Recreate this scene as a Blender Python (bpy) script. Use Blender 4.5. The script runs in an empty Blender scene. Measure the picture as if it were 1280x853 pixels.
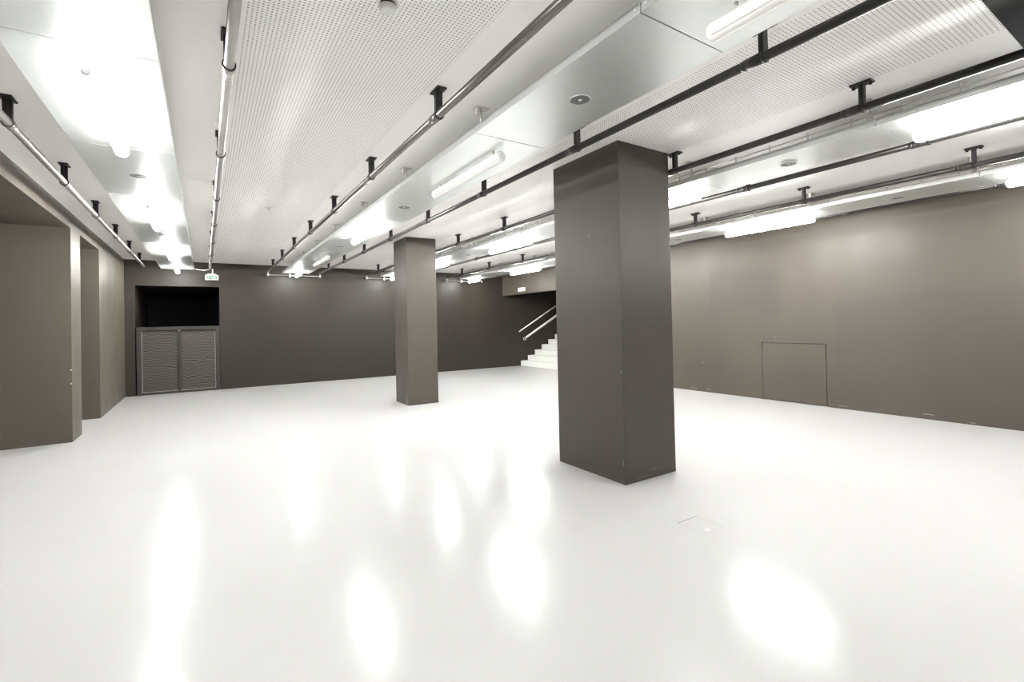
import bpy, bmesh, math, random
from mathutils import Vector, Matrix

random.seed(4)
scene = bpy.context.scene
COL = scene.collection
PI = math.pi

# ------------------------------------------------------------------ materials
def new_mat(name):
    m = bpy.data.materials.new(name)
    m.use_nodes = True
    nt = m.node_tree
    b = nt.nodes['Principled BSDF']
    return m, nt, b

def simple(name, col, rough=0.5, metal=0.0, spec=0.5, emit=None, estr=0.0, coat=0.0):
    m, nt, b = new_mat(name)
    b.inputs['Base Color'].default_value = (*col, 1)
    b.inputs['Roughness'].default_value = rough
    b.inputs['Metallic'].default_value = metal
    b.inputs['Specular IOR Level'].default_value = spec
    b.inputs['Coat Weight'].default_value = coat
    if emit:
        b.inputs['Emission Color'].default_value = (*emit, 1)
        b.inputs['Emission Strength'].default_value = estr
    return m

def noise(nt, scale, detail=3.0, mapping_scale=(1, 1, 1)):
    tc = nt.nodes.new('ShaderNodeTexCoord')
    mp = nt.nodes.new('ShaderNodeMapping')
    mp.inputs['Scale'].default_value = mapping_scale
    n = nt.nodes.new('ShaderNodeTexNoise')
    n.inputs['Scale'].default_value = scale
    n.inputs['Detail'].default_value = detail
    nt.links.new(tc.outputs['Object'], mp.inputs['Vector'])
    nt.links.new(mp.outputs['Vector'], n.inputs['Vector'])
    return n

def ramp(nt, src, p0, c0, p1, c1):
    r = nt.nodes.new('ShaderNodeValToRGB')
    r.color_ramp.elements[0].position = p0
    r.color_ramp.elements[0].color = (*c0, 1)
    r.color_ramp.elements[1].position = p1
    r.color_ramp.elements[1].color = (*c1, 1)
    nt.links.new(src, r.inputs['Fac'])
    return r

def math_node(nt, op, a, b=None):
    n = nt.nodes.new('ShaderNodeMath')
    n.operation = op
    for i, v in enumerate((a, b)):
        if v is None:
            continue
        if isinstance(v, (int, float)):
            n.inputs[i].default_value = v
        else:
            nt.links.new(v, n.inputs[i])
    return n.outputs[0]

def wall_paint(name, col, rough=0.46, var=0.06):
    m, nt, b = new_mat(name)
    b.inputs['Specular IOR Level'].default_value = 0.34
    n1 = noise(nt, 1.0, 4.0, (0.9, 0.9, 0.35))
    lo = tuple(c * (1 - var) for c in col)
    hi = tuple(c * (1 + var) for c in col)
    r = ramp(nt, n1.outputs['Fac'], 0.35, lo, 0.65, hi)
    nt.links.new(r.outputs['Color'], b.inputs['Base Color'])
    n2 = noise(nt, 2.2, 5.0, (1.2, 1.2, 0.6))
    r2 = ramp(nt, n2.outputs['Fac'], 0.3, (rough - .04,) * 3, 0.7, (rough + .04,) * 3)
    nt.links.new(r2.outputs['Color'], b.inputs['Roughness'])
    n3 = noise(nt, 180.0, 2.0)
    bp = nt.nodes.new('ShaderNodeBump')
    bp.inputs['Strength'].default_value = 0.06
    bp.inputs['Distance'].default_value = 0.002
    nt.links.new(n3.outputs['Fac'], bp.inputs['Height'])
    nt.links.new(bp.outputs['Normal'], b.inputs['Normal'])
    return m

WALL_COL = (0.076, 0.0645, 0.0505)
M = {}
M['wall'] = wall_paint('dark_wall_paint', WALL_COL)
M['far_wall'] = wall_paint('far_wall_paint', (0.033, 0.0275, 0.021), 0.46)  # wall finish with a darker base colour than the other walls
M['left_wall'] = wall_paint('greige_wall_paint', (0.099, 0.085, 0.067), 0.5)
M['repaint'] = wall_paint('repainted_patch', (0.070, 0.060, 0.049), 0.5)
M['column'] = wall_paint('column_paint', (0.068, 0.058, 0.0465), 0.46, 0.05)
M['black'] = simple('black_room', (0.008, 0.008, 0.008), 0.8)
M['dark_trim'] = simple('dark_trim_paint', (0.012, 0.0105, 0.0095), 0.7, 0.0, 0.12)
M['chip'] = simple('bare_plaster_chip', (0.62, 0.60, 0.55), 0.8)
M['scuff'] = simple('grey_scuff', (0.42, 0.41, 0.39), 0.6)
M['wall_scuff'] = simple('pale_wall_scuff', (0.19, 0.18, 0.16), 0.7)
M['groove'] = simple('lid_gap', (0.09, 0.085, 0.08), 0.8)

def floor_mat():
    m, nt, b = new_mat('glossy_floor_coating')
    n1 = noise(nt, 0.35, 2.0)
    r = ramp(nt, n1.outputs['Fac'], 0.0, (0.465, 0.462, 0.456), 1.0, (0.495, 0.492, 0.487))
    nt.links.new(r.outputs['Color'], b.inputs['Base Color'])
    b.inputs['Roughness'].default_value = 0.195
    b.inputs['Specular IOR Level'].default_value = 0.085
    return m
M['floor'] = floor_mat()
M['ceiling'] = simple('white_ceiling_paint', (0.92, 0.905, 0.88), 0.45)

def perforated():
    m, nt, b = new_mat('perforated_acoustic_board')
    tc = nt.nodes.new('ShaderNodeTexCoord')
    sep = nt.nodes.new('ShaderNodeSeparateXYZ')
    nt.links.new(tc.outputs['Object'], sep.inputs[0])
    u = math_node(nt, 'DIVIDE', sep.outputs[0], 0.0205)
    v = math_node(nt, 'DIVIDE', sep.outputs[1], 0.0215)
    fs = math_node(nt, 'SUBTRACT', math_node(nt, 'FRACT', u), 0.5)
    fd = math_node(nt, 'SUBTRACT', math_node(nt, 'FRACT', v), 0.5)
    q = math_node(nt, 'ADD', math_node(nt, 'MULTIPLY', fs, fs), math_node(nt, 'MULTIPLY', fd, fd))
    rr = math_node(nt, 'SQRT', q)
    mask = math_node(nt, 'LESS_THAN', rr, 0.18)
    mix = nt.nodes.new('ShaderNodeMix')
    mix.data_type = 'RGBA'
    nt.links.new(mask, mix.inputs['Factor'])
    mix.inputs[6].default_value = (0.92, 0.905, 0.88, 1)
    mix.inputs[7].default_value = (0.09, 0.085, 0.08, 1)
    nt.links.new(mix.outputs[2], b.inputs['Base Color'])
    b.inputs['Roughness'].default_value = 0.45
    return m
M['perforated'] = perforated()

def galvanised():
    m, nt, b = new_mat('galvanised_sheet')
    tc = nt.nodes.new('ShaderNodeTexCoord')
    vo = nt.nodes.new('ShaderNodeTexVoronoi')
    vo.inputs['Scale'].default_value = 55.0
    nt.links.new(tc.outputs['Object'], vo.inputs['Vector'])
    r = ramp(nt, vo.outputs['Color'], 0.0, (0.83, 0.865, 0.855), 1.0, (0.86, 0.89, 0.88))
    nt.links.new(r.outputs['Color'], b.inputs['Base Color'])
    b.inputs['Metallic'].default_value = 1.0
    n2 = noise(nt, 1.5, 3.0)
    r2 = ramp(nt, n2.outputs['Fac'], 0.3, (0.38,) * 3, 0.7, (0.42,) * 3)
    nt.links.new(r2.outputs['Color'], b.inputs['Roughness'])
    return m
M['galv'] = galvanised()
M['galv_edge'] = simple('bright_tray_edge', (0.56, 0.57, 0.56), 0.45, 0.8)
M['pipe_silver'] = simple('zinc_pipe', (0.40, 0.39, 0.37), 0.40, 1.0)
M['pipe_steel'] = simple('dark_steel_pipe', (0.22, 0.21, 0.195), 0.3, 1.0)
M['pipe_black'] = simple('black_gloss_pipe', (0.030, 0.028, 0.026), 0.28, 0.0, 0.5)
M['hanger'] = simple('black_hanger_paint', (0.016, 0.015, 0.014), 0.5)
M['clamp'] = simple('clamp_ring', (0.08, 0.078, 0.072), 0.4, 0.8)
M['zinc'] = simple('zinc_plated', (0.66, 0.64, 0.60), 0.4, 0.9)
M['white_plastic'] = simple('white_plastic', (0.80, 0.795, 0.77), 0.35)
M['end_cap'] = simple('grey_end_cap', (0.72, 0.72, 0.71), 0.4)
LAMP = 15.0
M['tube_lit'] = simple('lit_diffuser', (0.8, 0.8, 0.8), 0.4, emit=(1.0, 0.99, 0.97), estr=LAMP)
M['tube_off'] = simple('unlit_diffuser', (0.86, 0.855, 0.83), 0.3)
M['stair'] = simple('white_step', (0.74, 0.735, 0.71), 0.45)
M['rail'] = simple('pale_rail', (0.72, 0.70, 0.67), 0.35, 0.3)
M['gate'] = simple('gate_frame_paint', (0.034, 0.029, 0.024), 0.5)
M['gate_edge'] = simple('bare_metal_edge', (0.24, 0.22, 0.19), 0.45, 0.3)
M['sign_white'] = simple('backlit_sign_white', (0.35, 0.37, 0.35), 0.5, emit=(0.93, 1.0, 0.94), estr=0.06)
M['sign_green'] = simple('backlit_sign_green', (0.006, 0.09, 0.022), 0.6, emit=(0.06, 0.62, 0.18), estr=0.03)
M['sign_pale'] = simple('sign_faceplate', (0.86, 0.85, 0.81), 0.4, emit=(1.0, 0.97, 0.9), estr=0.05)

def wave_mesh():
    m, nt, b = new_mat('fine_wire_mesh')
    tc = nt.nodes.new('ShaderNodeTexCoord')
    w = nt.nodes.new('ShaderNodeTexWave')
    w.wave_type = 'BANDS'
    w.bands_direction = 'Z'
    w.inputs['Scale'].default_value = 7.5
    w.inputs['Distortion'].default_value = 14.0
    w.inputs['Detail'].default_value = 1.0
    w.inputs['Detail Scale'].default_value = 0.55
    nt.links.new(tc.outputs['Object'], w.inputs['Vector'])
    r = ramp(nt, w.outputs['Fac'], 0.2, (0.028, 0.024, 0.020), 0.85, (0.105, 0.092, 0.076))
    nt.links.new(r.outputs['Color'], b.inputs['Base Color'])
    b.inputs['Roughness'].default_value = 0.5
    return m
M['wire_mesh'] = wave_mesh()

def grille_mat():
    m, nt, b = new_mat('speaker_grille')
    tc = nt.nodes.new('ShaderNodeTexCoord')
    w = nt.nodes.new('ShaderNodeTexWave')
    w.wave_type = 'RINGS'
    w.rings_direction = 'Z'
    w.inputs['Scale'].default_value = 26.0
    nt.links.new(tc.outputs['Object'], w.inputs['Vector'])
    r = ramp(nt, w.outputs['Fac'], 0.3, (0.10, 0.105, 0.10), 0.7, (0.36, 0.37, 0.36))
    nt.links.new(r.outputs['Color'], b.inputs['Base Color'])
    b.inputs['Roughness'].default_value = 0.45
    b.inputs['Metallic'].default_value = 0.5
    return m
M['grille'] = grille_mat()

# ------------------------------------------------------------------ mesh helper
class MB:
    def __init__(self):
        self.bm = bmesh.new()
        self.mats = []

    def slot(self, m):
        if m not in self.mats:
            self.mats.append(m)
        return self.mats.index(m)

    def quad(self, pts, m):
        vs = [self.bm.verts.new(p) for p in pts]
        f = self.bm.faces.new(vs)
        f.material_index = self.slot(m)
        return self

    def box(self, x0, x1, y0, y1, z0, z1, m, bevel=0.0):
        s = self.slot(m)
        r = bmesh.ops.create_cube(self.bm, size=1.0)
        vs = r['verts']
        bmesh.ops.scale(self.bm, vec=(x1 - x0, y1 - y0, z1 - z0), verts=vs)
        bmesh.ops.translate(self.bm, vec=((x0 + x1) / 2, (y0 + y1) / 2, (z0 + z1) / 2), verts=vs)
        fs = set(f for v in vs for f in v.link_faces)
        if bevel:
            es = list(set(e for v in vs for e in v.link_edges))
            rb = bmesh.ops.bevel(self.bm, geom=es, offset=bevel, segments=2, affect='EDGES', profile=0.5)
            fs = set(f for f in fs if f.is_valid) | set(rb['faces'])
        for f in fs:
            f.material_index = s
        return self

    def cyl(self, p0, p1, r, m, seg=20, r2=None, smooth=True, caps=True):
        s = self.slot(m)
        p0, p1 = Vector(p0), Vector(p1)
        d = p1 - p0
        L = d.length
        rot = d.to_track_quat('Z', 'Y').to_matrix().to_4x4()
        mat = Matrix.Translation((p0 + p1) / 2) @ rot
        res = bmesh.ops.create_cone(self.bm, cap_ends=caps, cap_tris=False, segments=seg,
                                    radius1=r, radius2=r if r2 is None else r2, depth=L, matrix=mat)
        for f in set(f for v in res['verts'] for f in v.link_faces):
            f.material_index = s
            if smooth and len(f.verts) == 4:
                f.smooth = True
        return self

    def lathe(self, prof, m, seg=32, center=(0, 0, 0), axis='Z', smooth=True):
        s = self.slot(m)
        rings = []
        for (r, z) in prof:
            ring = []
            for i in range(seg):
                a = 2 * PI * i / seg
                x, y = r * math.cos(a), r * math.sin(a)
                if axis == 'Z':
                    p = (x, y, z)
                else:
                    p = (x, z, y)
                ring.append(self.bm.verts.new((p[0] + center[0], p[1] + center[1], p[2] + center[2])))
            rings.append(ring)
        for a, b in zip(rings[:-1], rings[1:]):
            for i in range(seg):
                f = self.bm.faces.new((a[i], a[(i + 1) % seg], b[(i + 1) % seg], b[i]))
                f.material_index = s
                f.smooth = smooth
        for ring in (rings[0], rings[-1]):
            f = self.bm.faces.new(ring)
            f.material_index = s
        return self

    def torus(self, R, r, m, center, rot=Matrix.Identity(3), seg=24, ms=10):
        s = self.slot(m)
        g = []
        for i in range(seg):
            a = 2 * PI * i / seg
            ring = []
            for j in range(ms):
                b = 2 * PI * j / ms
                p = Vector(((R + r * math.cos(b)) * math.cos(a), (R + r * math.cos(b)) * math.sin(a), r * math.sin(b)))
                ring.append(self.bm.verts.new(rot @ p + Vector(center)))
            g.append(ring)
        for i in range(seg):
            for j in range(ms):
                f = self.bm.faces.new((g[i][j], g[(i + 1) % seg][j], g[(i + 1) % seg][(j + 1) % ms], g[i][(j + 1) % ms]))
                f.material_index = s
                f.smooth = True
        return self

    def mesh(self, name):
        bmesh.ops.recalc_face_normals(self.bm, faces=self.bm.faces[:])
        me = bpy.data.meshes.new(name)
        self.bm.to_mesh(me)
        self.bm.free()
        for m in self.mats:
            me.materials.append(m)
        return me

    def build(self, name, parent=None, loc=(0, 0, 0)):
        o = bpy.data.objects.new(name, self.mesh(name))
        COL.objects.link(o)
        o.location = loc
        if parent:
            o.parent = parent
        return o

def put(name, me, parent=None, loc=(0, 0, 0)):
    o = bpy.data.objects.new(name, me)
    COL.objects.link(o)
    o.location = loc
    if parent:
        o.parent = parent
    return o

def tag(o, label, cat, group=None):
    o['label'] = label
    o['category'] = cat
    if group:
        o['group'] = group
    return o

def thing(name, label, cat, loc=(0, 0, 0), group=None):
    o = bpy.data.objects.new(name, None)
    o.empty_display_size = 0.1
    COL.objects.link(o)
    o.location = loc
    return tag(o, label, cat, group)

def struct(o, label=None, cat=None):
    o['kind'] = 'structure'
    if label:
        o['label'] = label
    if cat:
        o['category'] = cat
    return o

# ------------------------------------------------------------------ dimensions (metres, camera above the origin)
XL, XR = -1.43, 8.08          # side walls
YF, YB = 13.07, -5.0          # far and back wall
H = 2.95                      # ceiling
HD = 2.745                    # soffit of the openings on the left
YP0, YP1, YR = 8.20, 8.76, 10.16   # pier and recess on the left
NX0, NX1, NZ = -1.255, 0.305, 2.39  # opening in the far wall
YS, HS = 9.0, 2.283          # stair opening in the right wall
PZ = 2.785                    # pipe axis height
PANZ = 2.735                  # underside of metal panels
STEP = 1.505
S0 = -0.095                   # first panel seam in front of the camera
HY0 = 1.385                   # hanger rhythm
PIPES = (-1.065, 0.125, 1.317, 2.512, 3.702, 4.885, 6.062, 7.26)
ROWS = (-0.47, 1.905, 4.285, 6.655)
PW = 0.297                    # half width of a panel

# ------------------------------------------------------------------ room shell
fl = MB()
fl.box(-6.0, 13.2, YB, 16.2, -0.2, 0.0, M['floor'])
def mark(pts, m, z=0.0006):
    fl.quad([(x, y, z) for x, y in pts], m)
def dash(x0, y0, x1, y1, w, m):
    d = Vector((x1 - x0, y1 - y0)).normalized()
    n = Vector((-d.y, d.x)) * w / 2
    mark([(x0 + n.x, y0 + n.y), (x1 + n.x, y1 + n.y), (x1 - n.x, y1 - n.y), (x0 - n.x, y0 - n.y)], m)
dash(-0.433, 3.377, -0.401, 3.228, 0.004, M['scuff'])
dash(-0.412, 3.16, -0.410, 3.145, 0.005, M['scuff'])
dash(6.44, 1.985, 6.425, 1.925, 0.022, M['scuff'])
dash(3.917, 1.756, 4.016, 1.744, 0.006, M['scuff'])
dash(3.997, 1.698, 4.096, 1.686, 0.006, M['scuff'])
dash(1.212, 2.189, 1.252, 2.134, 0.004, M['scuff'])
dash(4.994, 1.304, 4.999, 1.235, 0.006, M['scuff'])
dash(2.244, 3.123, 2.30, 3.039, 0.005, M['scuff'])
dash(2.26, 3.06, 2.33, 3.06, 0.004, M['scuff'])
struct(fl.build('floor'))

ce = MB()
xs = [XL, 0.18, 1.26, 2.60, 3.685, XR]
ms = ['ceiling', 'perforated', 'ceiling', 'perforated', 'ceiling']
for i in range(5):
    ce.quad([(xs[i], YB, H), (xs[i], YF, H), (xs[i + 1], YF, H), (xs[i + 1], YB, H)], M[ms[i]])
ce.box(XL - .3, XR + .3, YB - .2, YF + .2, H + .002, H + .2, M['ceiling'])
struct(ce.build('ceiling'))

# left side: far stretch, recess, pier, side room
wl = MB()
wl.box(-2.6, XL, YR, YF + .2, 0, H, M['left_wall'])
wl.box(-6.0, XL, YP0, YP1, 0, HD, M['left_wall'])
wl.box(-2.8, -2.6, YP1, YR, 0, H, M['left_wall'])
wl.box(-6.0, XL, YB, YR, HD, H, M['left_wall'])
for (y, z, w, h) in ((8.297, .912, .012, .02), (8.289, .737, .012, .016), (8.30, 1.36, .008, .012),
                     (10.206, .463, .02, .03), (10.192, .23, .02, .09), (10.81, .358, .03, .07), (11.49, .136, .03, .09), (8.33, .25, .01, .012)):
    wl.quad([(XL + .0006, y, z), (XL + .0006, y + w, z), (XL + .0006, y + w, z + h), (XL + .0006, y, z + h)], M['chip'] if h < .04 else M['wall'])
for (x, z) in ((-1.436, .912), (-1.437, .737)):
    wl.quad([(x - .008, YP0 - .0006, z), (x + .006, YP0 - .0006, z), (x + .006, YP0 - .0006, z + .02), (x - .008, YP0 - .0006, z + .02)], M['chip'])
struct(wl.build('wall_left'))

ws = MB()
ws.box(-6.2, -6.0, YB - .2, YP0, 0, H, M['wall'])
struct(ws.build('wall_side'))

# far wall with the opening for the gate
wf = MB()
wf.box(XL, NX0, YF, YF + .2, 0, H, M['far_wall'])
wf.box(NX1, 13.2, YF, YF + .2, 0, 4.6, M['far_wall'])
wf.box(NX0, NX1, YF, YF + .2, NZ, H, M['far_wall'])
# unlit room behind it
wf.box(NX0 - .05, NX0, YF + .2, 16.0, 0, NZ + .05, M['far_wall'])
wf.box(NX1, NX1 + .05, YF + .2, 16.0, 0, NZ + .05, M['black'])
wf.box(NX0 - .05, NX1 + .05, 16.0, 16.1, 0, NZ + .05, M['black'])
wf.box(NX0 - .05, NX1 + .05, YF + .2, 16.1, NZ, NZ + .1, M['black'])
struct(wf.build('wall_far'))

# right wall with hatch opening and stair opening
wr = MB()
HY_0, HY_1, HZ0, HZ1 = 3.585, 4.60, 0.012, 0.975
wr.box(XR, XR + .2, YB, HY_0, 0, H, M['wall'])
wr.box(XR, XR + .2, HY_1, YS, 0, H, M['wall'])
wr.box(XR, XR + .2, HY_0, HY_1, HZ1, H, M['wall'])
wr.box(XR + .04, XR + .2, HY_0, HY_1, 0, HZ1, M['black'])
wr.box(XR, XR + .2, YS, YF, HS, H, M['wall'])
def wall_patch(pts):
    wr.quad([(XR - .0006, y, z) for y, z in pts], M['repaint'])
wall_patch([(3.484, 1.615), (2.864, 1.676), (2.164, 1.717), (1.0, 1.72), (-1.0, 1.66), (-1.0, 0.01), (3.40, 0.01), (3.45, 0.9)])
wall_patch([(5.553, 2.292), (4.253, 2.186), (4.274, 1.453), (4.62, 1.47), (4.64, 1.56), (5.577, 1.488)])
for (y, z, w, h) in ((4.575, .08, .012, .22), (4.40, .03, .10, .008), (3.72, .05, .05, .02), (2.3, .06, .12, .012), (5.9, .04, .16, .012), (5.6, .05, .1, .01), (3.3, .04, .15, .008), (1.9, .02, .06, .01), (4.36, 1.06, .02, .02), (5.75, .55, .02, .02)):
    wr.quad([(XR - .0008, y, z), (XR - .0008, y + w, z), (XR - .0008, y + w * .96, z + h), (XR - .0008, y + w * .1, z + h)], M['wall_scuff'])
struct(wr.build('wall_right'))

wst = MB()
wst.box(XR + .2, 13.2, YS - .2, YS, 0, 4.6, M['wall'])
wst.box(13.0, 13.2, YS, YF, 0, 4.6, M['wall'])
wst.box(XR + .0, 13.2, YS - .2, YF, 4.6, 4.8, M['wall'])
wst.box(XR, XR + .2, YS - .2, YF, H + .2, 4.6, M['wall'])
struct(wst.build('wall_stairwell'))

wb = MB()
wb.box(-6.2, XR + .2, YB - .2, YB, 0, H, M['wall'])
struct(wb.build('wall_back'))

tr = MB()
tr.box(2.95, 4.9, -1.0, 0.692, H - .006, H + .001, M['dark_trim'])
struct(tr.build('trim_1'), 'dark painted strip of ceiling at the top right corner of the photo', 'ceiling strip')

# ------------------------------------------------------------------ columns
def column(x0, x1, y0, y1, label, marks):
    m = MB()
    m.box(x0, x1, y0, y1, 0, H, M['column'], 0.004)
    for face, a, z, w, h in marks:
        if face == 'x':
            m.quad([(x0 - .0006, a, z), (x0 - .0006, a + w, z), (x0 - .0006, a + w * .8, z + h), (x0 - .0006, a + w * .2, z + h)], M['wall_scuff'])
        else:
            m.quad([(a, y0 - .0006, z), (a + w, y0 - .0006, z), (a + w * .8, y0 - .0006, z + h), (a + w * .2, y0 - .0006, z + h)], M['wall_scuff'])
    tag(m.build('column'), label, 'column', 'dark square columns')
column(2.992, 3.645, 2.915, 3.812, 'large dark brown square column, nearest to the camera',
       [('x', 2.93, .16, .012, .05), ('x', 2.93, .95, .012, .02), ('x', 3.30, 2.18, .008, .03), ('y', 3.30, .07, .12, .005), ('y', 3.50, .11, .02, .008), ('y', 3.1, .03, .2, .004)])
column(2.972, 3.532, 7.975, 8.62, 'smaller-looking dark brown square column standing farther back, left of centre',
       [('x', 8.02, .03, .07, .09), ('x', 8.05, .09, .03, .12), ('x', 8.05, 2.10, .04, .03), ('y', 3.2, .05, .15, .006)])

# ------------------------------------------------------------------ wall hatch
h = MB()
g = 0.008
h.box(XR - .001, XR + .035, HY_0 + g, HY_1 - g, HZ0, HZ1 - g, M['wall'])
tag(h.build('access_hatch'), 'flush square access hatch painted like the dark right wall, near the floor', 'hatch')

# ------------------------------------------------------------------ gate in the far opening
gate = thing('mesh_gate', 'low double gate of grey wire mesh in dark opening of far wall', 'gate', (-0.475, YF + .03, 0))
def G(x):
    return x + 0.475
f = MB()
f.box(G(-1.235), G(-1.16), -.04, .04, 0, 1.485, M['gate'], .004)
f.box(G(.222), G(.298), -.04, .04, 0, 1.485, M['gate'], .004)
f.box(G(-1.16), G(.222), -.04, .04, 1.405, 1.485, M['gate'], .004)
f.box(G(-1.16), G(.222), -.035, .035, 0.005, .045, M['gate'], .004)
f.build('frame', gate)
for (a, b) in ((-1.155, -0.497), (-0.447, 0.217)):
    d = MB()
    w = .018
    d.box(G(a), G(b), -.022, .022, .05, .05 + w, M['gate_edge'])
    d.box(G(a), G(b), -.022, .022, 1.40 - w, 1.40, M['gate'])
    out_left = a < -1
    d.box(G(a), G(a) + w, -.022, .022, .05 + w, 1.40 - w, M['gate_edge'] if out_left else M['gate'])
    d.box(G(b) - w, G(b), -.022, .022, .05 + w, 1.40 - w, M['gate'] if out_left else M['gate_edge'])
    do = d.build('door', gate)
    n = MB()
    n.box(G(a) + w, G(b) - w, -.006, .006, .05 + w, 1.40 - w, M['wire_mesh'])
    n.build('mesh_panel', do)
p = MB()
p.box(G(-.497) + .002, G(-.447) - .002, -.03, .03, .045, 1.405, M['gate'], .003)
p.build('centre_post', gate)
b_ = MB()
b_.cyl((G(-.475), -.03, 1.395), (G(-.475), -.045, 1.395), .016, M['gate_edge'], 12)
b_.build('latch', gate)

# ------------------------------------------------------------------ stairs and rails
st = thing('staircase', 'white staircase rising to the right behind the large column', 'stairs', (8.73, 11.0, 0))
TR, RI = .287, .165
for i in range(13):
    s = MB()
    s.box(i * TR, 4.26, YS - 11.0 + .005, YF - 11.0 - .005, i * RI, (i + 1) * RI, M['stair'], .004)
    s.build('step', st)
def rail(x0, z0, y, r, label, ring):
    L = 3.0
    sl = .55
    t = thing('handrail', label, 'handrail', (x0, y, z0), 'handrails on the stairs')
    m = MB()
    m.cyl((0, 0, 0), (L, 0, L * sl), r, M['rail'], 16)
    m.build('rail', t)
    for k in (.12, 0.62, 1.45, 2.4):
        b = MB()
        b.cyl((k, 0, k * sl - r * .6), (k, YF - y, k * sl - r * 1.6), .010, M['zinc'], 10)
        b.lathe([(.03, YF - y - .006), (.03, YF - y)], M['zinc'], 16, (k, 0, k * sl - r * 1.6), 'Y')
        b.build('bracket', t)
    if ring:
        b = MB()
        b.torus(.042, .016, M['rail'], (-.045, 0, -.035), Matrix.Rotation(PI / 2, 3, 'X'))
        b.build('ring_end', t)
    else:
        b = MB()
        b.cyl((-.012, 0, -.0066), (0, 0, 0), r * 1.05, M['rail'], 16, r2=r)
        b.build('end_cap', t)
rail(8.655, 1.125, 12.985, .022, 'thin upper handrail on the wall above the white stairs', False)
rail(8.875, .915, 12.95, .038, 'thick lower handrail with ring-shaped end beside the white stairs', True)

# ------------------------------------------------------------------ signs
sg = thing('exit_sign', 'green and white exit sign hanging from the pipe end by far wall', 'sign', (.157, 12.70, 2.515))
m = MB()
m.box(-.128, .128, -.025, .025, 0, .115, M['white_plastic'], .008)
m.box(-.09, .09, -.02, .02, .115, .14, M['white_plastic'], .006)
m.build('housing', sg)
m = MB()
m.box(-.118, .118, -.028, -.024, .012, .100, M['sign_white'])
fp = m.build('face', sg)
m = MB()
y = -.0286
def gp(pts):
    m.quad([(px, y, pz) for px, pz in pts], M['sign_green'])
gp([(-.054, .018), (.054, .018), (.054, .094), (-.054, .094)])
# arrows on either side
for s in (-1, 1):
    gp([(s * .070, .030), (s * .080, .030), (s * .080, .084), (s * .070, .084)])
    gp([(s * .080, .030), (s * .108, .057), (s * .080, .084)])
m.build('pictogram', fp)
m = MB()
y = -.0292
def wp(pts):
    m.quad([(px, y, pz) for px, pz in pts], M['sign_white'])
wp([(.014, .030), (.040, .030), (.040, .084), (.014, .084)])       # door leaf
wp([(-.016, .070), (-.004, .070), (-.004, .082), (-.016, .082)])   # head
wp([(-.024, .050), (-.002, .046), (.004, .068), (-.014, .068)])    # trunk
wp([(-.002, .046), (.008, .036), (.012, .040), (.002, .052)])
wp([(-.024, .050), (-.016, .050), (-.026, .030), (-.034, .030)])
wp([(-.038, .056), (-.014, .064), (-.014, .068), (-.040, .060)])
m.build('running_figure', fp)
m = MB()
m.cyl((.015, 0, .14), (.015, 0, PZ - 2.515 - .02), .011, M['white_plastic'], 12)
m.lathe([(.022, 0), (.022, .012)], M['white_plastic'], 16, (.015, 0, .14))
m.build('stem', sg)

s2 = thing('emergency_sign', 'small white sign on the dark lintel above the stairs', 'sign', (XR, 11.92, 2.41))
m = MB()
m.box(-.045, 0, -.17, .17, -.055, .055, M['white_plastic'], .006)
m.build('housing', s2)
m = MB()
m.box(-.048, -.0445, -.16, .16, -.047, .047, M['sign_pale'])
m.box(-.0486, -.0475, .02, .03, -.03, .03, M['white_plastic'])
m.build('face', s2)

# ------------------------------------------------------------------ floor box
fb = thing('floor_box', 'square lid of a floor outlet flush in the white floor near the large column', 'floor box', (2.823, 2.068, 0))
m = MB()
m.box(-.098, .098, -.105, .105, -.01, .0008, M['groove'])
m.build('frame', fb)
m = MB()
m.box(-.098, .0945, -.105, .0995, -.008, .0014, M['floor'])
lid = m.build('lid', fb)
m = MB()
m.box(-.046, -.016, -.088, -.068, .001, .0026, M['white_plastic'])
m.box(-.040, -.022, -.081, -.075, .0022, .0032, M['groove'])
m.build('latch', lid)

# ------------------------------------------------------------------ ceiling pipes
ORD = ('first', 'second', 'third', 'fourth', 'fifth', 'sixth', 'seventh', 'eighth', 'ninth', 'tenth')
def coupling_mesh(body, ring):
    m = MB()
    m.cyl((0, -.005, 0), (0, .085, 0), .0300, M[body], 24)
    m.cyl((0, .085, 0), (0, .115, 0), .0300, M[body], 24, r2=.0262)
    m.cyl((0, -.022, 0), (0, -.006, 0), .0335, M[ring], 24)
    return m.mesh('coupling')
def hanger_mesh():
    m = MB()
    hh = H - PZ
    m.box(-.024, .024, -.020, -.008, .024, hh - .012, M['hanger'], .001)
    m.box(-.024, -.018, -.020, .006, .024, hh - .012, M['hanger'])
    m.box(.018, .024, -.020, .006, .024, hh - .012, M['hanger'])
    return m.mesh('hanger')
def plate_mesh():
    m = MB()
    hh = H - PZ
    m.box(-.034, .034, -.070, .055, hh - .012, hh, M['hanger'], .002)
    for yy in (-.056, .041):
        m.cyl((0, yy, hh - .028), (0, yy, hh - .012), .011, M['hanger'], 6, smooth=False)
    return m.mesh('mounting_plate')
HANG = hanger_mesh()
PLATE = plate_mesh()
COUP = {k: coupling_mesh(k, r) for k, r in (('pipe_silver', 'clamp'), ('pipe_steel', 'clamp'), ('pipe_black', 'hanger'))}
pipe_kind = ('pipe_silver', 'pipe_silver', 'pipe_steel', 'pipe_black', 'pipe_black', 'pipe_black', 'pipe_black', 'pipe_black')
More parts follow.
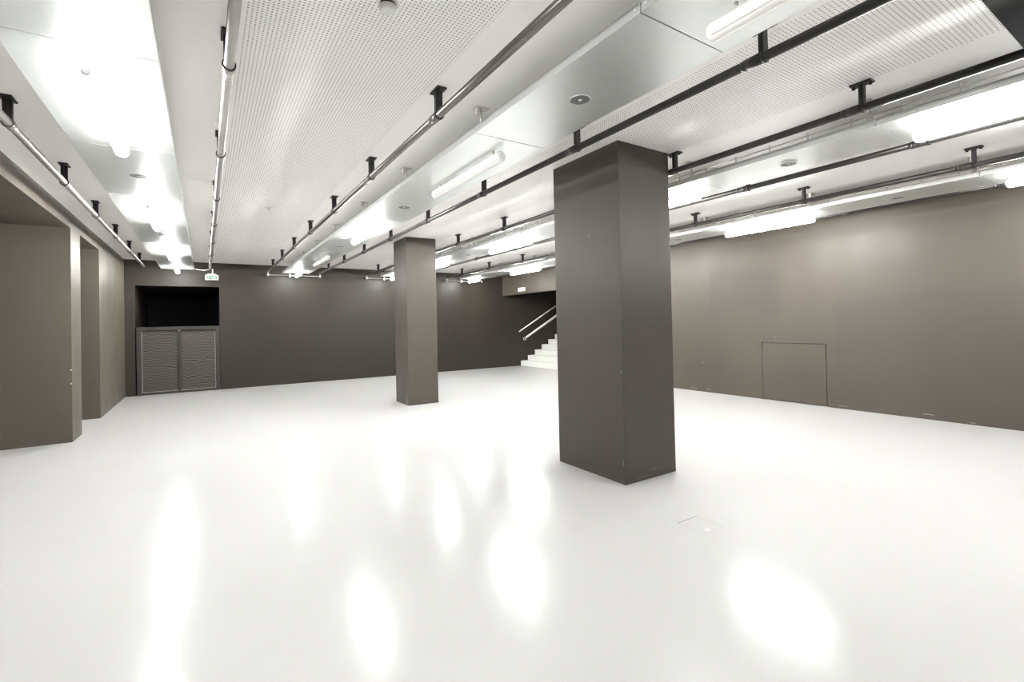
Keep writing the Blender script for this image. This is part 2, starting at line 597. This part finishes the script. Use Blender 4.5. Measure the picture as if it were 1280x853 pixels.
pipe_label = ('silvery ceiling pipe beside the left wall, leftmost of the eight',
              'silvery ceiling pipe ending above the green exit sign',
              'dark steel ceiling pipe right of the first perforated field',
              'black ceiling pipe passing just left of the large column top',
              'black ceiling pipe emerging behind the large column top, fifth from the left',
              'black ceiling pipe along the right edge of the third row of metal panels',
              'dark ceiling pipe along the left edge of the rightmost row of metal panels',
              'dark ceiling pipe closest to the right wall, under the rightmost panels')
pipe_end = (12.72, 12.80) + (12.935,) * 6
for i, x in enumerate(PIPES):
    t = thing('ceiling_pipe', pipe_label[i], 'pipe', (x, -1.625, PZ), 'pipes under the ceiling')
    m = MB()
    m.cyl((0, -.6, 0), (0, pipe_end[i] + 1.625, 0), .0255, M[pipe_kind[i]], 24)
    m.build('pipe', t)
    for k in range(0, 10):
        yy = k * STEP
        if yy - 1.625 > pipe_end[i] - .2:
            break
        put('coupling', COUP[pipe_kind[i]], t, (0, yy, 0))
        hg = put('hanger', HANG, t, (0, yy, 0))
        put('mounting_plate', PLATE, hg, (0, 0, 0))

# cross pipes joining the far ends
for a, b, word in ((2, 3, 'second row of metal panels'), (4, 5, 'third row of metal panels'), (6, 7, 'rightmost row of metal panels')):
    xa, xb = PIPES[a], PIPES[b]
    t = thing('ceiling_cross_pipe', 'short silvery cross pipe against far wall closing the ' + word, 'pipe', ((xa + xb) / 2, 12.94, 2.70), 'cross pipes at the far wall')
    hw = (xb - xa) / 2
    m = MB()
    m.cyl((-hw, 0, 0), (hw, 0, 0), .019, M['pipe_silver'], 16)
    m.build('pipe', t)
    for s in (-1, 1):
        m = MB()
        m.cyl((s * hw, 0, -.03), (s * hw, 0, .106), .017, M['pipe_silver'], 14)
        m.cyl((s * hw, 0, -.028), (s * hw, 0, .028), .028, M['zinc'], 14)
        m.build('end_fitting', t)
    m = MB()
    m.box(-.125, -.095, -.02, .02, -.04, .04, M['zinc'], .002)
    m.build('clamp', t)

cb = MB()
pts = [(ROWS[0] + PW - .02, 12.66, 2.765), (-.10, 12.70, 2.742), (.0, 12.72, 2.735), (.10, 12.74, 2.752)]
for q0, q1 in zip(pts[:-1], pts[1:]):
    cb.cyl(q0, q1, .010, M['white_plastic'], 10)
tag(cb.build('cable'), 'grey cable joining the leftmost panel row to the exit sign pipe', 'cable')

# ------------------------------------------------------------------ metal ceiling panels, speakers, lamps
def tray_mesh(L):
    m = MB()
    g = .004
    m.box(-PW, PW, g, L - g, 0, .002, M['galv'])
    for s in (-1, 1):
        m.box(s * PW - .001, s * PW + .001, g, L - g, 0, .046, M['galv_edge'])
        m.box(min(s * PW, s * (PW - .022)), max(s * PW, s * (PW - .022)), g, L - g, .050, .046, M['galv_edge'])
        for yy in (.03, L - .03):
            m.cyl((s * PW, yy, .028), (s * (PW + .004), yy, .028), .006, M['end_cap'], 8)
    for yy in (g, L - g):
        m.box(-PW, PW, yy - .001, yy + .001, 0, .04, M['galv'])
    return m.mesh('tray')
def bracket_mesh(s):
    m = MB()
    hh = H - PANZ
    m.box(s * .215 - .055, s * .215 + .055, -.03, .03, hh - .006, hh, M['zinc'], .001)
    m.box(s * .215 - .012, s * .215 + .012, -.018, .018, .052, .105, M['zinc'], .002)
    m.cyl((s * .215, 0, .09), (s * .215, 0, hh - .004), .008, M['zinc'], 10)
    m.box(s * .215 - .042, s * .215 - .014, -.016, .016, hh - .05, hh - .006, M['white_plastic'], .003)
    return m.mesh('bracket')
TRAY = tray_mesh(STEP)
TRAY_S = tray_mesh(12.70 - 11.945)
BRK = (bracket_mesh(-1), bracket_mesh(1))
def duct_mesh(L):
    m = MB()
    m.cyl((-PW + .012, 0, .085), (-PW + .012, L, .085), .006, M['zinc'], 8)
    for k in range(5):
        yy = (k + .5) * L / 5
        m.box(-PW + .006, -PW + .018, yy - .004, yy + .004, .052, .105, M['zinc'])
    return m.mesh('cable_rail')
RAIL = duct_mesh(STEP)
RAIL_S = duct_mesh(12.70 - 11.945)

def spk_grille():
    m = MB()
    m.lathe([(.061, .0015), (.061, -.0012)], M['grille'], 40)
    return m.mesh('grille')
def spk_rim():
    m = MB()
    m.torus(.062, .002, M['end_cap'], (0, 0, -.0005), seg=40, ms=8)
    return m.mesh('rim')
def spk_dome():
    m = MB()
    m.lathe([(.011, -.001), (.010, -.004), (.006, -.0055)], M['white_plastic'], 20)
    return m.mesh('dome')
SPK = (spk_grille(), spk_rim(), spk_dome())

TL = 1.25
def tube_mesh(L, mat):
    m = MB()
    h = L / 2
    m.lathe([(.014, -h), (.030, -h + .003), (.038, -h + .011), (.041, -h + .024), (.041, h - .024), (.038, h - .011), (.030, h - .003), (.014, h)], M[mat], 28, axis='Y')
    return m.mesh('diffuser_tube')
def tube_rib(L):
    m = MB()
    for a in (-38, 218):
        cx, cz = .0415 * math.cos(math.radians(a)), .0415 * math.sin(math.radians(a))
        m.box(cx - .003, cx + .003, -L / 2 + .03, L / 2 - .03, cz - .003, cz + .003, M['white_plastic'])
    return m.mesh('clip_strip')
def cap_mesh(s):
    m = MB()
    prof = [(.021, -.004), (.021, .004), (.018, .007), (.006, .008)]
    m.lathe([(r, s * z) for r, z in prof], M['end_cap'], 24, axis='Y')
    return m.mesh('end_cap')
def standoff_mesh():
    m = MB()
    m.cyl((0, 0, .036), (0, 0, .0715), .009, M['zinc'], 12)
    m.box(-.016, .016, -.018, .018, .036, .043, M['white_plastic'], .002)
    return m.mesh('standoff')
LENS = {'lit': tube_mesh(TL, 'tube_lit'), 'off': tube_mesh(TL, 'tube_off'), 'short': tube_mesh(.62, 'tube_lit')}
RIBS = {'off': tube_rib(TL)}
CAPS = (cap_mesh(-1), cap_mesh(1))
STAND = standoff_mesh()

ROWNAME = ('leftmost row', 'second row from the left', 'third row from the left', 'rightmost row')
ROWLAMP = ('leftmost ceiling row', 'second ceiling row', 'third ceiling row', 'rightmost ceiling row')
# lamp centres sit in every other panel
OFF = {(1, 0), (1, 2), (1, 6)}
first_seen = (1, 0, 0, 0)
for r, x in enumerate(ROWS):
    n = 0
    nl = 0
    ns = 0
    for k in range(0, 9):
        y0 = S0 + k * STEP
        L = STEP if k < 8 else 12.70 - y0
        lamp = (k % 2 == 0)
        seen = k >= first_seen[r]
        if True:
            if seen:
                pos = ORD[n]
                n += 1
                lab = 'galvanised metal ceiling panel, %s from the camera in the %s' % (pos, ROWNAME[r])
            else:
                lab = 'galvanised metal ceiling panel overhead of the camera in the %s' % ROWNAME[r]
            t = thing('ceiling_panel', lab, 'ceiling panel', (x, y0, PANZ), 'metal ceiling panels')
            put('tray', TRAY if k < 8 else TRAY_S, t)
            if r >= 2:
                put('cable_rail', RAIL if k < 8 else RAIL_S, t)
            for s in (0, 1):
                put('bracket', BRK[s], t, (0, .06, 0))
        if lamp:
            yc = y0 + STEP / 2 if k < 8 else 12.33
            short = k == 8
            state = 'off' if (r, k) in OFF else ('short' if short else 'lit')
            LL = .62 if short else TL
            if seen:
                w = 'unlit white' if state == 'off' else ('short lit' if short else 'lit')
                lab = '%s tubular lamp, %s from the camera along the %s' % (w, ORD[nl], ROWLAMP[r])
                nl += 1
            else:
                lab = 'lit tubular lamp overhead of the camera along the %s' % ROWLAMP[r]
            t = thing('ceiling_tube_lamp', lab, 'lamp', (x, yc, 2.665), 'tubular lamps')
            put('diffuser_tube', LENS[state], t)
            cp = CAPS
            put('end_cap', cp[0], t, (0, -LL / 2, 0))
            put('end_cap', cp[1], t, (0, LL / 2, 0))
            for s in (-1, 1):
                put('standoff', STAND, t, (0, s * (LL / 2 - .13), 0))
            if state == 'off':
                put('clip_strip', RIBS['off'], t)
        elif seen:
            lab = 'round speaker grille in a metal panel, %s from the camera along the %s' % (ORD[ns], ROWLAMP[r])
            ns += 1
            t = thing('ceiling_speaker', lab, 'speaker', (x + .01, y0 + STEP / 2, PANZ), 'ceiling speakers')
            put('grille', SPK[0], t)
            put('rim', SPK[1], t)
            put('dome', SPK[2], t)

# ------------------------------------------------------------------ detectors
d = thing('smoke_detector', 'white round smoke detector on the perforated ceiling at the top edge', 'detector', (.752, 2.20, H))
m = MB()
m.lathe([(.052, 0), (.052, -.012), (.047, -.016)], M['white_plastic'], 32)
m.build('base', d)
m = MB()
m.lathe([(.036, -.016), (.036, -.034)], M['hanger'], 28)
m.build('inlet', d)
m = MB()
m.lathe([(.042, -.030), (.040, -.046), (.028, -.052)], M['white_plastic'], 32)
m.build('cap', d)
d = thing('ceiling_sensor', 'tiny white ceiling sensor halfway down the first perforated field', 'sensor', (.724, 6.82, H))
m = MB()
m.lathe([(.055, 0), (.053, -.012)], M['white_plastic'], 28)
m.build('base', d)
m = MB()
m.lathe([(.024, -.012), (.020, -.030), (.008, -.034)], M['end_cap'], 20)
m.build('lens', d)

# ------------------------------------------------------------------ world, camera, view
w = bpy.data.worlds.new('world')
scene.world = w
w.use_nodes = True
w.node_tree.nodes['Background'].inputs['Color'].default_value = (0.0, 0.0, 0.0, 1)

cam = bpy.data.cameras.new('camera')
co = bpy.data.objects.new('camera', cam)
COL.objects.link(co)
yaw, pitch, roll = 0.572775741, 0.0119973303, -0.0214957424
fw = Vector((math.sin(yaw), math.cos(yaw), 0))
rt = Vector((math.cos(yaw), -math.sin(yaw), 0))
up = Vector((0, 0, 1))
fw, up = fw * math.cos(pitch) + up * math.sin(pitch), up * math.cos(pitch) - fw * math.sin(pitch)
rt, up = rt * math.cos(roll) + up * math.sin(roll), up * math.cos(roll) - rt * math.sin(roll)
mw = Matrix(((rt.x, up.x, -fw.x, 0), (rt.y, up.y, -fw.y, 0), (rt.z, up.z, -fw.z, 1.4), (0, 0, 0, 1)))
co.matrix_world = mw
cam.sensor_width = 36.0
cam.lens = 596.805 / 1280 * 36.0
cam.shift_y = (396.993 - 426.5) / 1280
cam.clip_start = 0.02
scene.camera = co

scene.cycles.filter_width = 1.2
scene.cycles.max_bounces = 14
scene.cycles.diffuse_bounces = 8
scene.cycles.glossy_bounces = 6
scene.view_settings.view_transform = 'Standard'
scene.view_settings.look = 'None'
scene.view_settings.gamma = 1.0
scene.view_settings.use_curve_mapping = False
scene.view_settings.exposure = 3.06
